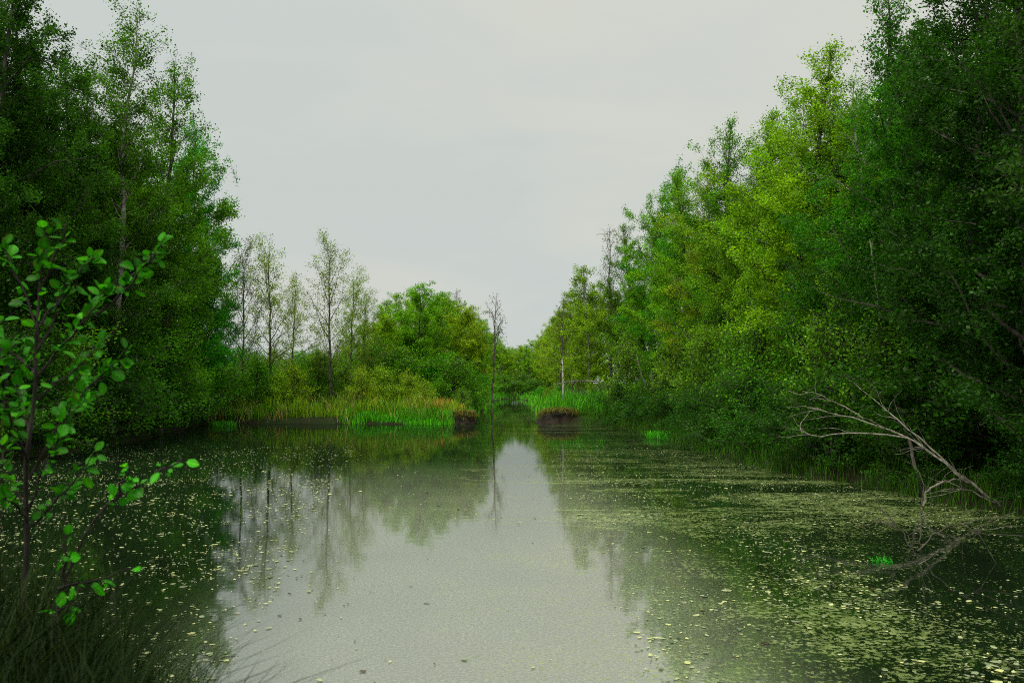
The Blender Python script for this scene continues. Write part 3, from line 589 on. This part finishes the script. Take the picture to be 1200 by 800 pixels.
# ------------------------------------------------------------------ dead wood
def bez(pts, n=14, wob=.0, rs=None):
    pts = np.array(pts, float); t = np.linspace(0, len(pts) - 1, n); k = np.arange(len(pts)); out = np.stack([np.interp(t, k, pts[:, j]) for j in range(3)], 1)
    for _ in range(2): out[1:-1] = (out[:-2] + 2 * out[1:-1] + out[2:]) / 4
    if rs is not None: out[1:-1] += rs.normal(0, wob, (n - 2, 3))
    return out
def W(px, py, Y): return (px2x(px, Y), Y, py2z(py, Y))
def dead_branch(name, label, main, r0, r1, branches, mat, cat, seed, group=None, twigs=6):
    rs = np.random.RandomState(seed); mb = MB(); p = bez(main, 18, .012, rs); base = p[0].copy()
    mb.tube(p - base, np.linspace(r0, r1, len(p)), 7)
    def twig(m_, pts, k, ln, r):
        for _ in range(k):
            i0 = rs.randint(3, len(pts) - 1); d = unit(pts[i0 + (1 if i0 + 1 < len(pts) else 0)] - pts[i0 - 1] + rs.normal(0, .6, 3) * np.linalg.norm(pts[i0] - pts[i0 - 1])); q = [pts[i0]]
            for _s in range(4): d = unit(d + rs.normal(0, .25, 3)); q.append(q[-1] + d * ln * rs.uniform(.15, .35))
            m_.tube(np.array(q) - base, np.linspace(r, r * .35, 5), 4)
    twig(mb, p, twigs, .7, .006)
    o = mb.obj(name, [mat]); o.location = base; tag(o, label, cat, group)
    for pts, ra, rb in branches:
        q = bez(pts, 12, .015, rs); b = MB(); b.tube(q - base, np.linspace(ra, rb, 12), 6); twig(b, q, 4, .6, .006); b.obj('side_branch', [mat], o)
    return o
dead_branch('fallen_branch', 'long pale fallen branch slanting down to the water at the right bank',
    [W(1192, 606, 14.8), W(1125, 560, 15.2), W(1085, 525, 15.8), W(1040, 502, 16.4), W(990, 487, 17.0), W(945, 478, 17.5)], .028, .006,
    [([W(1122, 558, 15.2), W(1092, 527, 15.3), W(1058, 498, 15.7), W(1025, 470, 16.2), W(1000, 448, 16.6)], .018, .005),
     ([W(1062, 513, 16.0), W(1010, 505, 16.3), W(965, 511, 16.6), W(936, 510, 16.9), W(935, 495, 17.0), W(948, 482, 17.2)], .016, .006),
     ([W(1010, 490, 16.9), W(985, 474, 17.3), W(960, 462, 17.6), W(940, 458, 17.9)], .012, .005),
     ([W(1180, 598, 14.9), W(1150, 585, 14.6), W(1133, 572, 14.4), W(1100, 574, 14.2)], .014, .007)], M_DEAD, 'branch', 1, twigs=12)
dead_branch('fallen_branch', 'short arched dead limb dipping into the water below the long pale branch',
    [W(1078, 592, 15.0), W(1080, 578, 15.0), W(1098, 564, 15.0), W(1118, 561, 15.1), W(1135, 566, 15.2)], .022, .014, [], M_DEAD, 'branch', 2, twigs=2)
dead_branch('dead_stick', 'thin dark upright stick rising from the water near the vivid tuft',
    [W(1073, 645, 11.2), W(1076, 600, 11.3), W(1078, 575, 11.4)], .010, .005, [([W(1070, 645, 11.2), W(1095, 622, 11.0), W(1120, 612, 10.8), W(1140, 622, 10.6)], .009, .004), ([W(1062, 640, 11.3), W(1045, 615, 11.4), W(1035, 600, 11.5)], .007, .003)], M_BARK, 'stick', 3, twigs=5)
dead_branch('dead_stick', 'curved sunken twig looping out of the dark water right of the tuft',
    [W(1056, 655, 10.9), W(1068, 668, 10.5), W(1073, 682, 10.2), W(1070, 692, 9.95)], .009, .005, [], M_DEAD, 'stick', 4, twigs=1)
dead_branch('leaning_stem', 'pale thin leaning dead stem standing among the dark right bank trees',
    [W(1050, 490, 19.0), W(1038, 420, 19.2), W(1030, 350, 19.4), W(1022, 280, 19.7)], .022, .010, [], M_DEAD, 'stem', 5, twigs=4)
dead_branch('leaning_stem', 'grey dead stem leaning down to the water below the fallen branch',
    [W(1079, 575, 16.5), W(1068, 540, 16.8), W(1060, 505, 17.2), W(1052, 470, 17.5)], .04, .03, [], M_BARK, 'stem', 6, twigs=2)
dead_branch('fallen_branch', 'dark fallen bough reaching into the water beside the wide emerald tuft',
    [W(800, 497, 31), W(825, 515, 29), W(850, 532, 26.5)], .045, .012, [([W(880, 522, 26), W(895, 533, 25.5), W(903, 546, 25)], .02, .008)], M_BARK, 'branch', 7)
dead_branch('arching_branch', 'thin pale branch arching level above the green growth right of the channel',
    [W(745, 455, 50), W(720, 450, 50), W(690, 446, 50), W(668, 446, 50), W(652, 450, 50)], .05, .015, [], M_DEAD, 'branch', 8, twigs=3)
dead_branch('broken_snag', 'pale broken upright trunk standing by the channel behind the brown hummock',
    [W(660, 469, 52), W(660, 445, 52), W(659, 420, 52)], .07, .05, [], M_PALE, 'trunk', 9, twigs=1)
dead_branch('leaning_stem', 'pair of pale leaning stems rising from the right waterline',
    [W(770, 497, 40), W(762, 470, 40.3), W(752, 440, 40.6), W(746, 415, 41)], .05, .025, [([W(772, 497, 40), W(765, 465, 40), W(764, 435, 40)], .04, .02)], M_DEAD, 'stem', 10, twigs=3)

# ------------------------------------------------------------------ near sapling with large leaves
def big_leaf(mb, p, d, nrm, L, rs, mat=0):
    """oval leaf on a short stalk, folded along its rib"""
    d = unit(d); nrm = unit(nrm - d * (nrm @ d)); b = np.cross(nrm, d); v = []; fo = rs.uniform(.05, .25); cu = rs.uniform(-.25, .15); Wd = L * rs.uniform(.62, .86)
    st = [(0, .02), (.15, .33), (.35, .48), (.55, .5), (.75, .40), (.9, .22), (1, .03)]
    for t, k in st:
        c = p + d * L * t + nrm * L * cu * t * t
        for s_ in (-1, -.5, 0, .5, 1): v.append(c + b * Wd * k * s_ + nrm * Wd * fo * abs(s_) * k * 1.4 + nrm * rs.normal(0, L * .006))
    f = [(i * 5 + j, i * 5 + j + 1, i * 5 + j + 6, i * 5 + j + 5) for i in range(len(st) - 1) for j in range(4)]
    mb.add(v, f, mat, np.clip(rs.beta(1.6, 1.9) + np.tile([-.03, -.07, .16, -.07, -.03], len(st)) + rs.normal(0, .035, len(v)), 0, 1), smooth=True)
def sapling(name, label, base, stem, rad, sprays, seed, nl, L0, tint):
    rs = np.random.RandomState(seed); root = empty(name, base); base = np.array(base); tag(root, label, 'sapling', 'young large leaved saplings on the near bank')
    p = bez(stem, 16, .006, rs) - base; mb = MB(); mb.tube(p, np.linspace(rad, .004, 16), 7); mb.obj('stem', [M_STEM], root)
    lf = MB()
    def dress(q, k):
        for _ in range(k):
            t = rs.uniform(.18, 1.0) * (len(q) - 1); i0 = min(int(t), len(q) - 2); a = q[i0] + (q[i0 + 1] - q[i0]) * (t - i0)
            d = unit(unit(q[i0 + 1] - q[i0]) * .7 + rs.normal(0, .7, 3)); s_ = a + d * rs.uniform(.015, .03)
            lf.tube([a, s_], [.0015, .0012], 3, 1)
            big_leaf(lf, s_, unit(d + np.array([0, 0, -.25])), rs.normal(0, .55, 3) + np.array([0, -.35, .9]), L0 * rs.uniform(.45, 1.35), rs)
    for pts, k in sprays:
        k = int(k * 3.8); q = bez(pts, 9, .008, rs) - base; b = MB(); b.tube(q, np.linspace(.007, .002, 9), 5); b.obj('branch', [M_STEM], root); dress(q, k)
    dress(p[6:], nl)
    c = lf.obj('foliage', [M_BIGLEAF, M_STEM], root); c.color = (*tint, 1); return root
SB = (px2x(33, 4.1), 4.1, gz(px2x(33, 4.1), 4.1))
sapling('sapling', 'young sapling with large bright green leaves on the near left bank', SB,
    [(SB[0], SB[1], SB[2] - .1), W(36, 640, 4.1), W(34, 540, 4.1), W(42, 430, 4.1), W(46, 340, 4.1), W(48, 270, 4.1)], .015,
    [([W(44, 440, 4.1), W(80, 400, 4.0), W(110, 360, 3.95), W(135, 330, 3.9)], 15), ([W(38, 560, 4.1), W(70, 490, 4.1), W(110, 450, 4.05), W(150, 410, 4.0)], 15),
     ([W(110, 370, 3.95), W(150, 335, 3.9), W(178, 300, 3.9), W(186, 285, 3.9)], 11), ([W(36, 520, 4.1), W(25, 470, 4.2), W(5, 410, 4.3), W(-15, 360, 4.3)], 14),
     ([W(46, 400, 4.1), W(30, 350, 4.1), W(12, 310, 4.1), W(0, 290, 4.1)], 8), ([W(36, 600, 4.1), W(55, 545, 4.0), W(80, 500, 4.0), W(100, 470, 3.9)], 13),
     ([W(46, 380, 4.1), W(75, 345, 4.2), W(95, 315, 4.2), W(105, 300, 4.2)], 8), ([W(34, 590, 4.1), W(15, 560, 4.2), W(0, 520, 4.3)], 7), ([W(48, 330, 4.1), W(64, 295, 4.1), W(72, 262, 4.1)], 4), ([W(40, 470, 4.1), W(75, 445, 4.2), W(100, 420, 4.25), W(120, 400, 4.3)], 9), ([W(36, 540, 4.1), W(20, 505, 4.0), W(8, 470, 3.9), W(-6, 440, 3.9)], 8), ([W(35, 620, 4.1), W(70, 590, 4.15), W(95, 560, 4.2), W(112, 530, 4.2)], 8), ([W(44, 410, 4.1), W(62, 380, 4.15), W(70, 350, 4.2), W(74, 325, 4.2)], 7), ([W(36, 610, 4.1), W(20, 590, 4.0), W(6, 575, 4.0)], 6), ([W(42, 440, 4.1), W(20, 420, 4.2), W(0, 395, 4.2)], 8)],
    1, 44, .052, (.024, .185, .004))
S2 = (px2x(60, 3.7), 3.7, gz(px2x(60, 3.7), 3.7))
sapling('sapling', 'low sapling shoot arching bright leaves over the dark water at left', S2,
    [(S2[0], S2[1], S2[2] - .1), W(75, 690, 3.75), W(105, 625, 3.8), W(140, 580, 3.8), W(180, 560, 3.8), W(214, 540, 3.8)], .008,
    [([W(140, 580, 3.8), W(152, 562, 3.8), W(156, 546, 3.8)], 4), ([W(80, 680, 3.75), W(82, 640, 3.7), W(80, 600, 3.7)], 2), ([W(75, 690, 3.75), W(120, 680, 3.7), W(168, 665, 3.7)], 2), ([W(70, 720, 3.7), W(86, 715, 3.6), W(90, 700, 3.6)], 3)],
    7, 22, .048, (.036, .30, .006))

# ------------------------------------------------------------------ things adrift on the water
def drift(name, n, xr, yr, dens, size, tint, mat, seed, label):
    rs = np.random.RandomState(seed); x = rs.uniform(*xr, n); y = yr[0] + (yr[1] - yr[0]) * rs.rand(n) ** 1.6
    k = (pond_dist(x, y) < -.05) & (rs.rand(n) < dens(x, y)); x, y = x[k], y[k]; n = len(x)
    a = rs.rand(n) * 6.283; L = size * (.45 + rs.gamma(1.6, .38, n)); Wd = L * rs.uniform(.4, .8, n); u = np.stack([np.cos(a), np.sin(a)], 1); v = np.stack([-u[:, 1], u[:, 0]], 1); p = np.stack([x, y], 1)
    ring = []
    for t in range(6):
        th = t * math.pi / 3; ring.append(np.concatenate([p + u * (L * .5 * math.cos(th))[:, None] + v * (Wd * .5 * math.sin(th))[:, None], (.006 + rs.rand(n) * .006 + (t in (0, 3)) * rs.rand(n) * .004)[:, None]], 1))
    mb = MB(); mb.add(np.stack(ring, 1).reshape(-1, 3), np.arange(n * 6).reshape(-1, 6), 0, np.repeat(rs.rand(n), 6))
    o = mb.obj(name, [mat]); o.color = (*tint, 1); tag(o, label, 'leaves', kind='stuff'); return o
M_FLOAT = leaf_material('floating_leaf', trans=.05, gloss=.06, rough=.3, yellow=(1.5, 1.4, 1.0))
clus = lambda x, y: np.clip((vnoise(x * .8 + 40, y * .8 + 40, 8) * .6 + vnoise(x * 2.3 + 4, y * 2.3 + 40, 9) * .4 - .38) * 3.2, .03, 1)
drift('floating_leaves', 70000, (-14, 9.5), (4, 30), lambda x, y: (clus(x, y) + .22 * (x < -2)) * np.where(x > 1, .8, np.where(x < -1.2 - .14 * y, .95, .05)) * np.where((x > 4) & (y < 13), .4, 1) * np.clip((34 - y) / 22, .15, 1), .034, (.22, .24, .125), M_FLOAT, 1, 'pale fallen leaves drifting on the pond')
drift('floating_leaves', 1500, (-8, 6), (4, 30), lambda x, y: clus(x, y), .032, (.035, .022, .012), M_FLOAT, 2, 'dark rotten leaves drifting on the open water')
